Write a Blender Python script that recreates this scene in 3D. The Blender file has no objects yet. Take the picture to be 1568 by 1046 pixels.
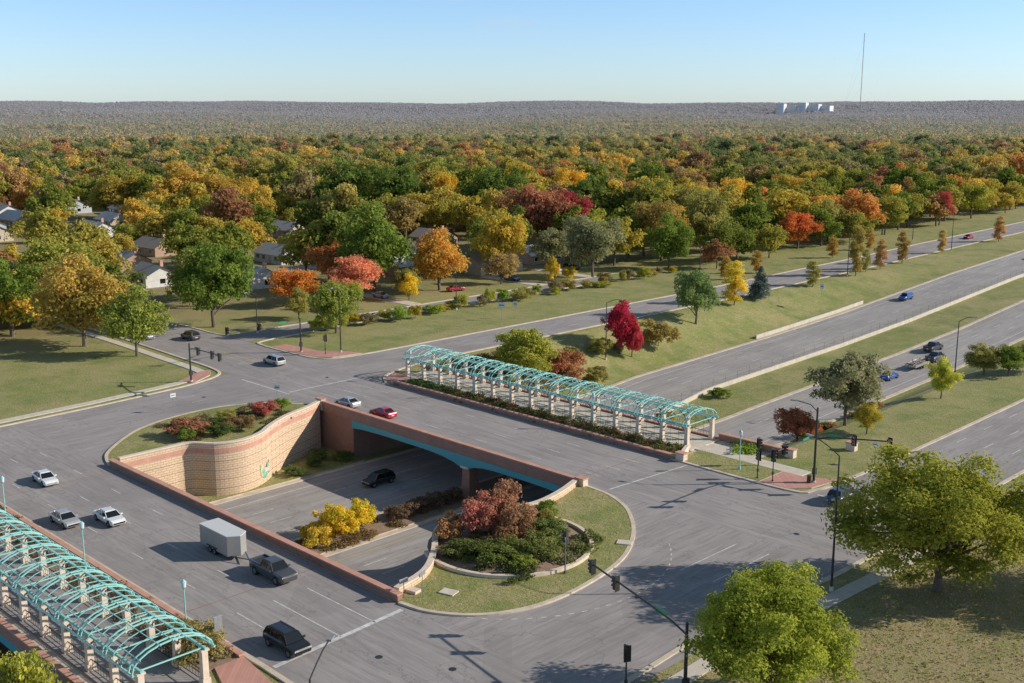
import bpy, math, random
import numpy as np
from mathutils import Vector, Matrix
random.seed(7); rng=np.random.default_rng(7)
D=bpy.data; scene=bpy.context.scene
SUN=Vector((0.68,0.73,0.0)).normalized(); ELEV=math.radians(26)
CAM=(115.0,-110.0,46.0)
# ---------------------------------------------------------------- materials
def N(nt,t,**k):
    n=nt.nodes.new(t)
    for a,b in k.items(): setattr(n,a,b)
    return n
def base(name,rough=.85,metal=0.0):
    m=D.materials.new(name); m.use_nodes=True; nt=m.node_tree
    b=nt.nodes['Principled BSDF']; b.inputs['Roughness'].default_value=rough; b.inputs['Metallic'].default_value=metal
    return m,nt,b
def mixc(nt,fac,a,b,bt='MIX'):
    n=N(nt,'ShaderNodeMix',data_type='RGBA',blend_type=bt)
    for i,s in ((0,fac),(6,a),(7,b)):
        if isinstance(s,(int,float)): n.inputs[i].default_value=s
        elif isinstance(s,tuple): n.inputs[i].default_value=(*s,1)
        else: nt.links.new(s,n.inputs[i])
    return n.outputs[2]
def noise(nt,scale,detail=4,rough=.6,stretch=None,vec=None):
    g=N(nt,'ShaderNodeNewGeometry'); n=N(nt,'ShaderNodeTexNoise')
    n.inputs['Scale'].default_value=scale; n.inputs['Detail'].default_value=detail; n.inputs['Roughness'].default_value=rough
    src=vec or g.outputs['Position']
    if stretch:
        mp=N(nt,'ShaderNodeMapping'); mp.inputs['Scale'].default_value=stretch
        nt.links.new(src,mp.inputs[0]); src=mp.outputs[0]
    nt.links.new(src,n.inputs['Vector']); return n.outputs['Fac']
def ramp(nt,fac,stops,interp='LINEAR'):
    r=N(nt,'ShaderNodeValToRGB'); cr=r.color_ramp; cr.interpolation=interp
    while len(cr.elements)<len(stops): cr.elements.new(.5)
    for e,(p,c) in zip(cr.elements,stops):
        e.position=p; e.color=(*c,1) if isinstance(c,tuple) else (c,c,c,1)
    nt.links.new(fac,r.inputs[0]); return r.outputs[0]
def math_(nt,op,a,b=0.0):
    n=N(nt,'ShaderNodeMath',operation=op)
    for i,s in ((0,a),(1,b)):
        if isinstance(s,(int,float)): n.inputs[i].default_value=s
        else: nt.links.new(s,n.inputs[i])
    return n.outputs[0]
def haze_fac(nt,a,b,hi,pw):  # painted haze amount, growing with distance from the world origin
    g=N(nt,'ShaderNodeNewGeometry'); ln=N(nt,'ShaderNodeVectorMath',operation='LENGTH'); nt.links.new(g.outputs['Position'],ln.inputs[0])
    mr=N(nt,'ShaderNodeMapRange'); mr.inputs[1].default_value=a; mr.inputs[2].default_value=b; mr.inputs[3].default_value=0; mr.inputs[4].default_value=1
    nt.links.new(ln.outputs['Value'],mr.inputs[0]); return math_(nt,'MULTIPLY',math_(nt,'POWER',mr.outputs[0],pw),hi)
def plain(name,c,c2=None,scale=1.5,rough=.8,metal=0.0,bump=0.0):
    m,nt,b=base(name,rough,metal)
    c2=c2 or tuple(x*.75 for x in c)
    f=ramp(nt,noise(nt,scale,5),[(.3,0.0),(.7,1.0)])
    nt.links.new(mixc(nt,f,c,c2),b.inputs['Base Color'])
    return m
def paint(name,c,rough=.3,metal=.0,coat=.6):
    m,nt,b=base(name,rough,metal); b.inputs['Coat Weight'].default_value=coat
    f=noise(nt,3.0,3); nt.links.new(mixc(nt,f,c,tuple(x*.88 for x in c)),b.inputs['Base Color']); return m
def asphalt(name,c,st):
    m,nt,b=base(name,.9)
    c2=tuple(x*.72 for x in c); c3=tuple(x*1.2 for x in c)
    a=mixc(nt,ramp(nt,noise(nt,.10,5),[(.35,0.0),(.68,1.0)]),c,c2)
    a=mixc(nt,ramp(nt,noise(nt,.5,5,.7,st),[(.42,0.0),(.7,.8)]),a,c3)
    a=mixc(nt,ramp(nt,noise(nt,.9,6,.7,tuple(x*1.7 for x in st)),[(.46,0.0),(.68,.65)]),a,tuple(x*.5 for x in c))
    a=mixc(nt,ramp(nt,noise(nt,7,4,.75),[(.3,0.0),(.8,.5)]),a,c2)
    g=N(nt,'ShaderNodeNewGeometry'); vp=N(nt,'ShaderNodeTexVoronoi',distance='CHEBYCHEV'); vp.inputs['Scale'].default_value=.09; nt.links.new(g.outputs['Position'],vp.inputs['Vector'])
    sp_=N(nt,'ShaderNodeSeparateColor'); nt.links.new(vp.outputs['Color'],sp_.inputs[0])
    a=mixc(nt,ramp(nt,sp_.outputs[0],[(.72,0.0),(.78,.28)],'CONSTANT'),a,tuple(x*.6 for x in c))
    v=N(nt,'ShaderNodeTexVoronoi',feature='DISTANCE_TO_EDGE'); v.inputs['Scale'].default_value=.11
    va=N(nt,'ShaderNodeVectorMath',operation='ADD'); nv=N(nt,'ShaderNodeTexNoise'); nv.inputs['Scale'].default_value=.5; nv.inputs['Detail'].default_value=6
    vs=N(nt,'ShaderNodeVectorMath',operation='SCALE'); vs.inputs[3].default_value=6
    nt.links.new(g.outputs['Position'],nv.inputs['Vector']); nt.links.new(nv.outputs['Color'],vs.inputs[0])
    nt.links.new(g.outputs['Position'],va.inputs[0]); nt.links.new(vs.outputs[0],va.inputs[1]); nt.links.new(va.outputs[0],v.inputs['Vector'])
    a=mixc(nt,ramp(nt,v.outputs['Distance'],[(.003,.5),(.009,0.0)]),a,tuple(x*.4 for x in c))
    nt.links.new(a,b.inputs['Base Color']); return m
def brick(name,c1,c2,mortar,w,h,ms=.02):
    m,nt,b=base(name,.9)
    g=N(nt,'ShaderNodeNewGeometry'); s=N(nt,'ShaderNodeSeparateXYZ'); cb=N(nt,'ShaderNodeCombineXYZ')
    nt.links.new(g.outputs['Position'],s.inputs[0])
    nt.links.new(math_(nt,'ADD',s.outputs[0],s.outputs[1]),cb.inputs[0]); nt.links.new(s.outputs[2],cb.inputs[1])
    t=N(nt,'ShaderNodeTexBrick'); t.inputs['Scale'].default_value=1; t.inputs['Brick Width'].default_value=w; t.inputs['Row Height'].default_value=h
    t.inputs['Mortar Size'].default_value=ms
    t.inputs['Color1'].default_value=(*c1,1); t.inputs['Color2'].default_value=(*c2,1); t.inputs['Mortar'].default_value=(*mortar,1)
    nt.links.new(cb.outputs[0],t.inputs['Vector'])
    a=mixc(nt,ramp(nt,noise(nt,.6,5,.6,(1,1,.3)),[(.35,0.0),(.75,.5)]),t.outputs['Color'],tuple(x*.65 for x in c1))
    nt.links.new(a,b.inputs['Base Color']); return m
M={}
M['asx']=asphalt('asphalt_bridge_road',(.37,.332,.318),(.12,1.6,1))
M['asy']=asphalt('asphalt_frontage_road',(.37,.332,.318),(1.6,.12,1))
M['asf']=asphalt('asphalt_freeway',(.42,.385,.365),(1.8,.06,1))
M['conc']=plain('concrete',(.68,.60,.50),(.52,.46,.37),.9,.9)
M['kerb']=plain('kerb_concrete',(.70,.59,.46),(.49,.40,.31),.7,.9)
M['brk']=brick('red_brick_parapet',(.40,.20,.14),(.31,.15,.105),(.38,.28,.22),.5,.16)
M['cap']=plain('terracotta_coping',(.64,.34,.25),(.50,.25,.18),.8,.85)
M['cream']=brick('cream_block_wall',(.78,.57,.38),(.71,.51,.34),(.41,.28,.19),.8,.33,.035)
M['stone']=plain('cream_cast_stone',(.78,.64,.50),(.64,.51,.40),2,.85)
M['pave']=brick('brick_paving',(.62,.31,.25),(.53,.26,.20),(.43,.27,.21),.4,.2)
M['teal']=paint('teal_painted_steel',(.33,.66,.60),.45,.05,.2)
M['teald']=paint('deep_teal_girder',(.07,.38,.43),.5,.05,.1)
M['iron']=paint('dark_iron',(.055,.05,.05),.5,.3,.1)
M['grey']=plain('galvanised_steel',(.38,.38,.38),(.29,.29,.29),3,.5,.4)
M['white']=plain('white_road_paint',(.80,.79,.76),(.42,.39,.37),1.6,.7)
M['yellow']=plain('yellow_road_paint',(.68,.47,.12),(.48,.35,.16),1.2,.7)
M['bark']=plain('bark',(.20,.15,.11),(.12,.09,.07),4,.95)
M['mulch']=plain('mulch_soil',(.22,.145,.10),(.34,.24,.16),1.4,.95)
M['rubber']=plain('tyre_rubber',(.02,.02,.02),None,3,.9)
M['glass']=paint('tinted_window_glass',(.012,.015,.018),.08,0,.5)
M['rim']=paint('alloy_rim',(.35,.35,.36),.35,.8,.2)
M['red']=paint('red_lens',(.45,.01,.01),.25)
M['amber']=paint('amber_lens',(.5,.2,.01),.25)
M['green']=paint('green_lens',(.02,.3,.12),.25)
M['lens']=paint('headlamp_lens',(.7,.7,.7),.15)
M['signw']=paint('white_sign_face',(.75,.75,.75),.5)
M['black']=paint('black_plastic',(.02,.02,.02),.5)
def grass():
    m,nt,b=base('grass_ground',.95)
    g1=mixc(nt,ramp(nt,noise(nt,.045,5,.65),[(.40,0.0),(.66,1.0)]),(.27,.30,.07),(.46,.385,.16))
    g1=mixc(nt,ramp(nt,noise(nt,.3,6,.75),[(.44,0.0),(.70,.85)]),g1,(.50,.39,.20))
    g1=mixc(nt,ramp(nt,noise(nt,.14,6,.7),[(.5,0.0),(.66,.75)]),g1,(.17,.23,.045))
    g1=mixc(nt,ramp(nt,noise(nt,2.5,6,.8),[(.38,0.0),(.7,.8)]),g1,(.12,.13,.035))
    g=N(nt,'ShaderNodeNewGeometry'); s=N(nt,'ShaderNodeSeparateXYZ'); nt.links.new(g.outputs['Position'],s.inputs[0])
    mr=N(nt,'ShaderNodeMapRange'); mr.inputs[1].default_value=-88; mr.inputs[2].default_value=-125; mr.inputs[3].default_value=0; mr.inputs[4].default_value=.75
    nt.links.new(s.outputs[0],mr.inputs[0])
    f=math_(nt,'MULTIPLY',mr.outputs[0],ramp(nt,noise(nt,.15,5),[(.35,.2),(.6,1.0)]))
    mr2=N(nt,'ShaderNodeMapRange'); mr2.inputs[1].default_value=63; mr2.inputs[2].default_value=70; mr2.inputs[3].default_value=0; mr2.inputs[4].default_value=.8
    nt.links.new(s.outputs[0],mr2.inputs[0])
    g1=mixc(nt,math_(nt,'MULTIPLY',mr2.outputs[0],ramp(nt,noise(nt,.5,6,.75),[(.36,.15),(.6,1.0)])),g1,(.40,.29,.17))
    g1=mixc(nt,f,g1,(.28,.19,.10))
    g1=mixc(nt,haze_fac(nt,300,3500,.9,.7),g1,(.33,.31,.31))  # aerial haze painted into the far ground colour
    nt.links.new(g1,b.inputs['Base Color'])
    bp=N(nt,'ShaderNodeBump'); bp.inputs['Strength'].default_value=.8; bp.inputs['Distance'].default_value=.2
    nt.links.new(noise(nt,3.5,4,.75),bp.inputs['Height']); nt.links.new(bp.outputs[0],b.inputs['Normal'])
    return m
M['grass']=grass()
def leafmat(name,mode):
    m=D.materials.new(name); m.use_nodes=True; nt=m.node_tree; nt.nodes.clear()
    out=N(nt,'ShaderNodeOutputMaterial'); df=N(nt,'ShaderNodeBsdfDiffuse'); tr=N(nt,'ShaderNodeBsdfTranslucent'); mx=N(nt,'ShaderNodeMixShader')
    oi=N(nt,'ShaderNodeObjectInfo'); at=N(nt,'ShaderNodeAttribute',attribute_name='tint')
    if mode=='object': col=oi.outputs['Color']
    else:
        tv=N(nt,'ShaderNodeAttribute',attribute_name='tv')
        f=math_(nt,'FRACT',math_(nt,'ADD',oi.outputs['Random'],tv.outputs['Fac']))
        cols=[(.22,.28,.05),(.42,.39,.07),(.31,.34,.06),(.58,.49,.09),(.18,.22,.045),(.78,.56,.10),(.44,.40,.08),(.32,.34,.06),(.66,.51,.09),(.23,.27,.055),(.80,.56,.10),(.50,.43,.09),(.52,.34,.13),(.26,.29,.06),(.70,.53,.10),(.42,.35,.16),(.72,.37,.10),(.30,.33,.06),(.60,.48,.10),(.44,.23,.11),(.29,.32,.06),(.60,.48,.14)]
        col=ramp(nt,f,[(i/len(cols),c) for i,c in enumerate(cols)],'CONSTANT')
        col=mixc(nt,ramp(nt,noise(nt,.006,3),[(.48,0.0),(.62,.35)]),col,(.26,.30,.07))
    hs=N(nt,'ShaderNodeHueSaturation'); nt.links.new(col,hs.inputs['Color'])
    nt.links.new(math_(nt,'ADD',math_(nt,'MULTIPLY',at.outputs['Fac'],-.03),.512),hs.inputs['Hue'])
    nt.links.new(math_(nt,'ADD',math_(nt,'MULTIPLY',at.outputs['Fac'],.8),.62),hs.inputs['Value'])
    c=hs.outputs[0]
    if mode!='object': c=mixc(nt,haze_fac(nt,400,4600,.94,.7),c,(.53,.51,.53))  # distance haze mixed into the forest leaf colour, no real scattering
    nt.links.new(c,df.inputs[0]); nt.links.new(c,tr.inputs[0]); mx.inputs[0].default_value=.45
    nt.links.new(df.outputs[0],mx.inputs[1]); nt.links.new(tr.outputs[0],mx.inputs[2]); nt.links.new(mx.outputs[0],out.inputs[0]); return m
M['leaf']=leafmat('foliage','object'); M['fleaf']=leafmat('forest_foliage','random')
# ---------------------------------------------------------------- mesh builder
def empty(name,loc=(0,0,0),rz=0):
    o=D.objects.new(name,None); o.location=loc; o.rotation_euler=(0,0,rz); scene.collection.objects.link(o); return o
class MB:
    def __init__(s): s.v=[];s.f=[];s.m=[];s.mats=[]
    def mi(s,m):
        m=M[m] if isinstance(m,str) else m
        if m not in s.mats: s.mats.append(m)
        return s.mats.index(m)
    def add(s,vs,fs,m):
        o=len(s.v); s.v+= [tuple(v) for v in vs]; i=s.mi(m)
        for f in fs: s.f.append(tuple(o+k for k in f)); s.m.append(i)
    def box(s,c,d,m,rz=0,taper=1.0):
        hx,hy,hz=d[0]/2,d[1]/2,d[2]/2; cs,sn=math.cos(rz),math.sin(rz); vs=[]
        for z,k in ((-hz,1),(hz,taper)):
            for x,y in ((-hx,-hy),(hx,-hy),(hx,hy),(-hx,hy)):
                x*=k;y*=k; vs.append((c[0]+x*cs-y*sn,c[1]+x*sn+y*cs,c[2]+z))
        s.add(vs,[(3,2,1,0),(4,5,6,7),(0,1,5,4),(1,2,6,5),(2,3,7,6),(3,0,4,7)],m)
    def bx(s,x0,x1,y0,y1,z0,z1,m): s.box(((x0+x1)/2,(y0+y1)/2,(z0+z1)/2),(x1-x0,y1-y0,z1-z0),m)
    def prism(s,pts,z0,z1,m,ms=None):
        n=len(pts); a=sum(pts[i][0]*pts[(i+1)%n][1]-pts[(i+1)%n][0]*pts[i][1] for i in range(n))
        if a<0: pts=pts[::-1]
        s.add([(x,y,z1) for x,y in pts],[tuple(range(n))],m)
        s.add([(x,y,z0) for x,y in pts]+[(x,y,z1) for x,y in pts],[(i,(i+1)%n,n+(i+1)%n,n+i) for i in range(n)],ms or m)
    def sheet(s,pts,z,m):
        n=len(pts); a=sum(pts[i][0]*pts[(i+1)%n][1]-pts[(i+1)%n][0]*pts[i][1] for i in range(n))
        if a<0: pts=pts[::-1]
        s.add([(x,y,z) for x,y in pts],[tuple(range(n))],m)
    def tube(s,p0,p1,r0,r1,m,n=6,cap=True):
        p0,p1=Vector(p0),Vector(p1); d=(p1-p0)
        if d.length<1e-6: return
        d.normalize(); u=d.orthogonal().normalized(); w=d.cross(u); vs=[]
        for p,r in ((p0,r0),(p1,r1)):
            for i in range(n):
                a=2*math.pi*i/n; vs.append(p+(u*math.cos(a)+w*math.sin(a))*r)
        fs=[(i,(i+1)%n,n+(i+1)%n,n+i) for i in range(n)]
        if cap: fs+= [tuple(range(n))[::-1],tuple(range(n,2*n))]
        s.add(vs,fs,m)
    def path(s,pts,r,m,n=6):
        for a,b in zip(pts,pts[1:]): s.tube(a,b,r,r,m,n)
    def wall(s,pts,z0,z1,t,m,off=0.0,closed=False):
        n=len(pts); z0=z0 if hasattr(z0,'__len__') else [z0]*n; z1=z1 if hasattr(z1,'__len__') else [z1]*n
        L=[];R=[]
        for i in range(n):
            a=Vector(pts[(i-1)%n if closed else max(i-1,0)]); b=Vector(pts[(i+1)%n if closed else min(i+1,n-1)])
            d=(b-a).normalized(); nn=Vector((-d.y,d.x)); p=Vector(pts[i])
            L.append(p+nn*(off+t/2)); R.append(p+nn*(off-t/2))
        vs=[]
        for i in range(n): vs+=[(L[i].x,L[i].y,z0[i]),(L[i].x,L[i].y,z1[i]),(R[i].x,R[i].y,z1[i]),(R[i].x,R[i].y,z0[i])]
        fs=[]
        for i in range(n if closed else n-1):
            a=4*i;b=4*((i+1)%n)
            fs+=[(a,a+1,b+1,b),(a+1,a+2,b+2,b+1),(a+2,a+3,b+3,b+2)]
        if not closed: e=4*(n-1); fs+=[(0,3,2,1),(e,e+1,e+2,e+3)]
        s.add(vs,fs,m)
    def obj(s,name,parent=None,loc=(0,0,0),rz=0,bevel=0,smooth=False):
        me=D.meshes.new(name); me.from_pydata(s.v,[],s.f); me.polygons.foreach_set('material_index',s.m)
        for m in s.mats: me.materials.append(m)
        if smooth: me.polygons.foreach_set('use_smooth',[True]*len(s.f))
        me.update(); o=D.objects.new(name,me); o.location=loc; o.rotation_euler=(0,0,rz); scene.collection.objects.link(o)
        if parent: o.parent=parent
        if bevel:
            b=o.modifiers.new('bevel','BEVEL'); b.width=bevel; b.segments=2; b.limit_method='ANGLE'; b.angle_limit=math.radians(30)
        return o
def spline(P,k=6):
    P=[Vector(p) for p in P]; Q=[P[0]*2-P[1]]+P+[P[-1]*2-P[-2]]; out=[]
    for i in range(1,len(Q)-2):
        a,b,c,d=Q[i-1:i+3]
        for j in range(k):
            t=j/k; out.append(tuple(.5*((2*b)+(c-a)*t+(2*a-5*b+4*c-d)*t*t+(3*b-a-3*c+d)*t**3)))
    out.append(tuple(P[-1])); return out
# ---------------------------------------------------------------- terrain
def zf(y): return float(np.interp(y,[-300,0,50,110,140,200,250,400,1000],[-6.8,-6.8,-6.5,-5,-3.8,-.3,1.7,3.6,3.6]))
def sm(t): t=min(max(t,0),1); return t*t*(3-2*t)
def hill(x,y):
    r=math.hypot(x-CAM[0],y-CAM[1])
    return -18*sm((r-900)/1300)+52*sm((r-2800)/3800)+(11*math.sin(x/410+1)*math.sin(y/370)+7*math.sin(x/930-y/700)+5*math.sin((x+y)/230+math.sin(x/300)))*sm((r-1000)/2000)
def zg(x,y): return float(np.interp(y,[-300,120,200,250,400,1000],[0,0,.8,1.6,3.4,3.4]))*(1 if x>-70 else max(0,1-(-70-x)/200))+hill(x,y)
Wl=lambda y: float(np.interp(y,[20,60],[-16,-20.5])); Wr=lambda y: float(np.interp(y,[20,60],[2,-5]))
El=lambda y: float(np.interp(y,[20,60],[9.3,8.5])); Er=lambda y: float(np.interp(y,[20,60],[23.5,22]))
def gz(x,y):
    g=zg(x,y)
    if y<=18.5: return -6.9 if -28<=x<=36 else g
    f=zf(y)-.07; a,b,c,d=-38,Wl(y)-1.6,Er(y)+1.5,36
    if x<=a or x>=d: return g
    if x<b: t=(x-a)/(b-a); return g+(f-g)*sm(t)*.6+(f-g)*t*.4
    if x>c: t=(d-x)/(d-c); return g+(f-g)*sm(t)*.6+(f-g)*t*.4
    return f
def geo(a,b,n,s): return [s*(a*(b/a)**(i/n)) for i in range(n+1)]
xs=sorted(set(geo(130,9500,60,-1)+[float(v) for v in range(-128,-60,4)]+[float(v) for v in range(-60,72,2)]+[-28.04,-28.0,36.04,-21.9,-5,8.5]+[72,80,95,120,180,300,600,1500]))
ys=sorted(set([float(v) for v in range(-120,300,5)]+[18.5,18.6]+[-400,-250,-160]+geo(305,9500,60,1)))
vs=[(x,y,gz(x,y)) for y in ys for x in xs]; nx=len(xs)
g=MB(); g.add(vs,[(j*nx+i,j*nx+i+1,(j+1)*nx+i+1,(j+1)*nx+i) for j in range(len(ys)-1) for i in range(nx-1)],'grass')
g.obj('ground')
# ---------------------------------------------------------------- freeway
FY=[-160]+[float(v) for v in range(-120,300,5)]+[300,350,400]
def strip(mb,fl,fr,Y,zz,m):
    v=[]
    for y in Y: v+=[(fl(y),y,zz(y)),(fr(y),y,zz(y))]
    mb.add(v,[(2*i,2*i+1,2*i+3,2*i+2) for i in range(len(Y)-1)],m)
fw=MB(); strip(fw,Wl,Wr,FY,lambda y:zf(y)-.01,'asf'); strip(fw,El,Er,FY,lambda y:zf(y)-.01,'asf'); fw.obj('freeway_road')
def lines(mb,A,B,fr,m,dash=None,w=.15):
    fx=lambda y:A(y)+(B(y)-A(y))*fr
    if not dash: strip(mb,lambda y:fx(y)-w/2,lambda y:fx(y)+w/2,FY,lambda y:zf(y)+.0,m)
    else:
        y=-118.
        while y<330:
            strip(mb,lambda q:fx(q)-w/2,lambda q:fx(q)+w/2,[y,y+3.2],lambda q:zf(q)+.012,m); y+=12
mk=MB()
for A,B,fl in ((Wl,Wr,False),(El,Er,True)):
    lines(mk,A,B,.14,'yellow' if fl else 'white'); lines(mk,A,B,.84,'white' if fl else 'yellow')
    lines(mk,A,B,.373,'white',1); lines(mk,A,B,.606,'white',1)
mk.obj('freeway_lane_markings')
sh=MB()
for fn,s in ((Wl,-1),(Wr,1),(El,-1),(Er,1)):
    pts=[(fn(y)+s*.4,y) for y in FY]; sh.wall(pts,[zf(y)-.2 for y in FY],[zf(y)+.1 for y in FY],.8,'kerb')
sh.obj('freeway_kerb')
bf=MB(); Y=[float(v) for v in range(22,330,4)]
bf.wall([(Wr(y)+1.0,y) for y in Y],[zf(y)-.2 for y in Y],[zf(y)+.75 for y in Y],.3,'conc')
for y in Y: bf.tube((Wr(y)+1.0,y,zf(y)+.7),(Wr(y)+1.0,y,zf(y)+2.3),.04,.04,'grey',5)
for h in (1.0,1.3,1.65,2.0,2.3): bf.path([(Wr(y)+1.0,y,zf(y)+h) for y in Y],.018,'grey',4)
bf.obj('fence')
bb=MB(); Y=[float(v) for v in range(104,156,4)]; bb.wall([(Wl(y)-1.6,y) for y in Y],[zf(y)-.2 for y in Y],[zf(y)+.8 for y in Y],.35,'conc'); bb.obj('concrete_barrier')
md=MB(); md.prism([(2.9,-120),(8.4,-120),(8.4,20),(2.9,20)],-6.9,-6.6,'mulch','kerb'); md.obj('freeway_median')
vg=MB(); vg.prism([(-27.9,-46),(-16.9,-46),(-16.9,-9.6),(-27.9,-9.6)],-6.9,-6.55,'grass','kerb'); vg.prism([(24.4,-46),(35.9,-46),(35.9,-9.6),(24.4,-9.6)],-6.9,-6.55,'grass','kerb'); vg.obj('freeway_verge')
# ---------------------------------------------------------------- surface roads
Wout=[(-50,-120),(-50.3,-62),(-50.6,-50),(-51,-44),(-51.6,-35),(-52.6,-26),(-53.8,-17.6),(-56.3,-11),(-61,-8.6),(-76,-8),(-94,-7.5),(-130,-7.2)]
Wo=spline(Wout,5)
Wpl_out=[(-21.8,-47.0),(-24.5,-46.2),(-27.4,-44.6),(-31.6,-40.5),(-34.8,-36.2),(-36.8,-31.2),(-37.6,-25.5),(-37.0,-20.2),(-34.8,-16),(-31.6,-12.9),(-28.2,-10.4)]
Epl_out=[(26.5,-9.4),(30.7,-9.8),(34,-11),(36.9,-12.9),(41.0,-17.1),(44.5,-22.7),(46.2,-28.3),(46.9,-35.0),(46.2,-39.9),(44.0,-43.8),(40.4,-46.3),(37,-47.0)]
WP=spline(Wpl_out,4); EP=spline(Epl_out,4)
r=MB()
r.sheet([(-50.4,-62.8),(62.5,-62.8),(62.5,-47.2),(-50.8,-47.2)],.02,'asx')
r.sheet([(-52,-8.9),(62.5,-8.9),(62.5,6.7),(-52,6.7)],.02,'asx')
r.sheet([p for p in Wo if p[1]>-47 and p[0]>-56.2 ][::1]+[(-56.2,-8.9)]+[(-27.5,-8.9)]+WP[::-1]+[(-21.8,-47.2),(-50.8,-47.2)],.02,'asy')
r.sheet([(26,-8.9)]+EP+[(37,-47.2),(62.5,-47.2),(62.5,-8.9)],.02,'asy')
r.sheet([(-130,-7.6),(-94,-7.6),(-76,-8.2),(-61,-8.9),(-52,-8.9),(-52,6.7),(-54,9.5),(-60,8.6),(-130,8.3)],.02,'asx')
r.sheet([(-86,8.5),(-78,8.6),(-77,20),(-78.5,30),(-78.5,140),(-84,240),(-91,240),(-85.8,140),(-85.8,30),(-86,20)],.02,'asy')
r.sheet([(-54,9.5),(-52,6.7),(-33,6.7),(-36.4,12),(-39,20),(-39.8,30),(-52,30),(-52.2,15)],.02,'asy')
YR=[30,60,90,120,150,180,200,225,250,300,350,400]; strip(r,lambda y:-52,lambda y:-39.8,YR,lambda y:zg(-45,y)+.03,'asy')
r.sheet([(46,6.7),(62.8,6.7),(63,120),(48.5,120),(49,33),(48.7,14),(47.8,9)],.02,'asy')
r.sheet([(41,-62.8),(62.5,-62.8),(62.5,-120),(44.5,-120),(44.5,-68),(43.3,-65)],.02,'asy')
r.sheet([(-50.4,-62.8),(-36,-62.8),(-38,-70),(-38,-120),(-50,-120)],.02,'asy')
r.obj('road')
k=MB()
K=lambda P,h=.15,t=.5: k.wall(P,-.05,h,t,'kerb')
K(Wo)
K(spline([(-130,8.4),(-100,8.4),(-88,8.6),(-86.3,12),(-86,30)],4)); K([(-86,30),(-86,140)])
K([(-78.3,140),(-78.3,60),(-78.3,30)]); K(spline([(-78.3,30),(-77,20),(-76,11),(-73,8.9),(-62,8.8),(-56,9.4),(-53.2,12),(-52.3,18),(-52.1,30)],5))
for xx in (-52.15,-39.65):
    P=[(xx,y) for y in YR]; k.wall(P,[zg(-45,y)-.1 for y in YR],[zg(-45,y)+.16 for y in YR],.5,'kerb')
K(spline([(-32,6.9),(-35.5,9.5),(-37.6,14),(-39.3,22),(-39.65,30)],4))
K(spline([(28,6.9),(45.5,6.9),(47.9,9.2),(48.6,14),(49,33),(48.5,120)],4))
K(spline([(62.7,-120),(62.2,-60),(61.6,-43),(61.2,-31.5),(62.4,-16.5),(62.8,-8),(63,20),(63.2,120)],4))
K(spline([(-36,-62.9),(38,-62.9),(42,-63.9),(44.2,-67),(44.4,-75),(44.4,-120)],4))
k.wall(WP,-.05,.2,.45,'kerb'); k.wall(EP,-.05,.2,.45,'kerb')
k.obj('kerb')
mk=MB()
def bar(x0,y0,x1,y1,w=.15,m='white',z=.026):
    d=Vector((x1-x0,y1-y0)).normalized(); n=Vector((-d.y,d.x))*w/2
    mk.sheet([(x0-n.x,y0-n.y),(x1-n.x,y1-n.y),(x1+n.x,y1+n.y),(x0+n.x,y0+n.y)],z,m)
def dash(x0,y0,x1,y1,L=3,G=6,w=.12,m='white'):
    d=Vector((x1-x0,y1-y0)); n=d.length; d.normalize(); t=0
    while t<n: bar(x0+d.x*t,y0+d.y*t,x0+d.x*min(n,t+L),y0+d.y*min(n,t+L),w,m); t+=L+G
for y in (-51.1,-55,-58.9): dash(-34,y,22,y,2.4,8,.1); bar(28,y,38.6,y,.12)
for y in (-5.2,-1.4,2.6): dash(26,y,-22,y,2.4,8,.1); bar(-26,y,-34,y,.1)
bar(39.2,-62.3,38.2,-47.7,.5); bar(-38,6.2,-38,-8.5,.3)
for x in (55.2,51.4): dash(x,14,x,110)
dash(59,14,59,110)
for y in range(30,330,9):
    for x in (-48,-44):
        mk.add([(x-.07,y,zg(-45,y)+.04),(x+.07,y,zg(-45,y)+.04),(x+.07,y+3,zg(-45,y+3)+.04),(x-.07,y+3,zg(-45,y+3)+.04)],[(0,1,2,3)],'white')
bar(49,8,62,8,.35)
def arc(cx,cy,R,a0,a1,n):
    for i in range(n):
        t0=math.radians(a0+(a1-a0)*i/n); t1=math.radians(a0+(a1-a0)*(i+.4)/n)
        bar(cx+R*math.cos(t0),cy+R*math.sin(t0),cx+R*math.cos(t1),cy+R*math.sin(t1),.12)
arc(34,-30,17.5,-65,50,26)
bar(-51,-9.2,-37,-9.2,.25); bar(30,-8.2,31,6.2,.22)
dash(-60,0,-125,0,3,6,.13,'yellow'); bar(-58,.2,-75,.2,.15,'yellow')
for x in (-47,-43.3): dash(x,-44,x,-14,2.5,8,.1)
for x in (51,55,59): bar(x,-22,x,-12,.12)
dash(-82,35,-82,135,3,7,.12,'yellow')
for x in (-19.5,24.5):
    for y0,y1 in ((-8.9,6.7),(-62.6,-47)): bar(x,y0,x,y1,.14,'mulch',.024)
mk.obj('road_markings')
mh=MB()
for x,y in ((52,-30),(56,-20),(50,-52),(-45,-20),(-42,2),(44,-55),(54,-5),(-60,4)): mh.tube((x,y,.0),(x,y,.028),.34,.34,'iron',16)
mh.obj('manhole_cover')
sw=MB()
sw.wall([p for p in Wo],-.02,.1,1.7,'conc',off=2.6)
sw.wall(spline([(65,-120),(65,-60),(64.6,-43),(64.4,-31),(65.4,-16),(66,0),(66,60),(66,120)],4),-.02,.08,1.7,'conc')
sw.prism([(27,12.6),(44,12.6),(44,15),(27,15)],-.1,.13,'conc')
sw.obj('sidewalk')
pv=MB()
pv.prism([(41.5,7.2),(45.4,7.2),(47.3,9.5),(48.2,14.5),(44,12.5),(41.5,12.5)],-.05,.16,'pave','kerb')
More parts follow.
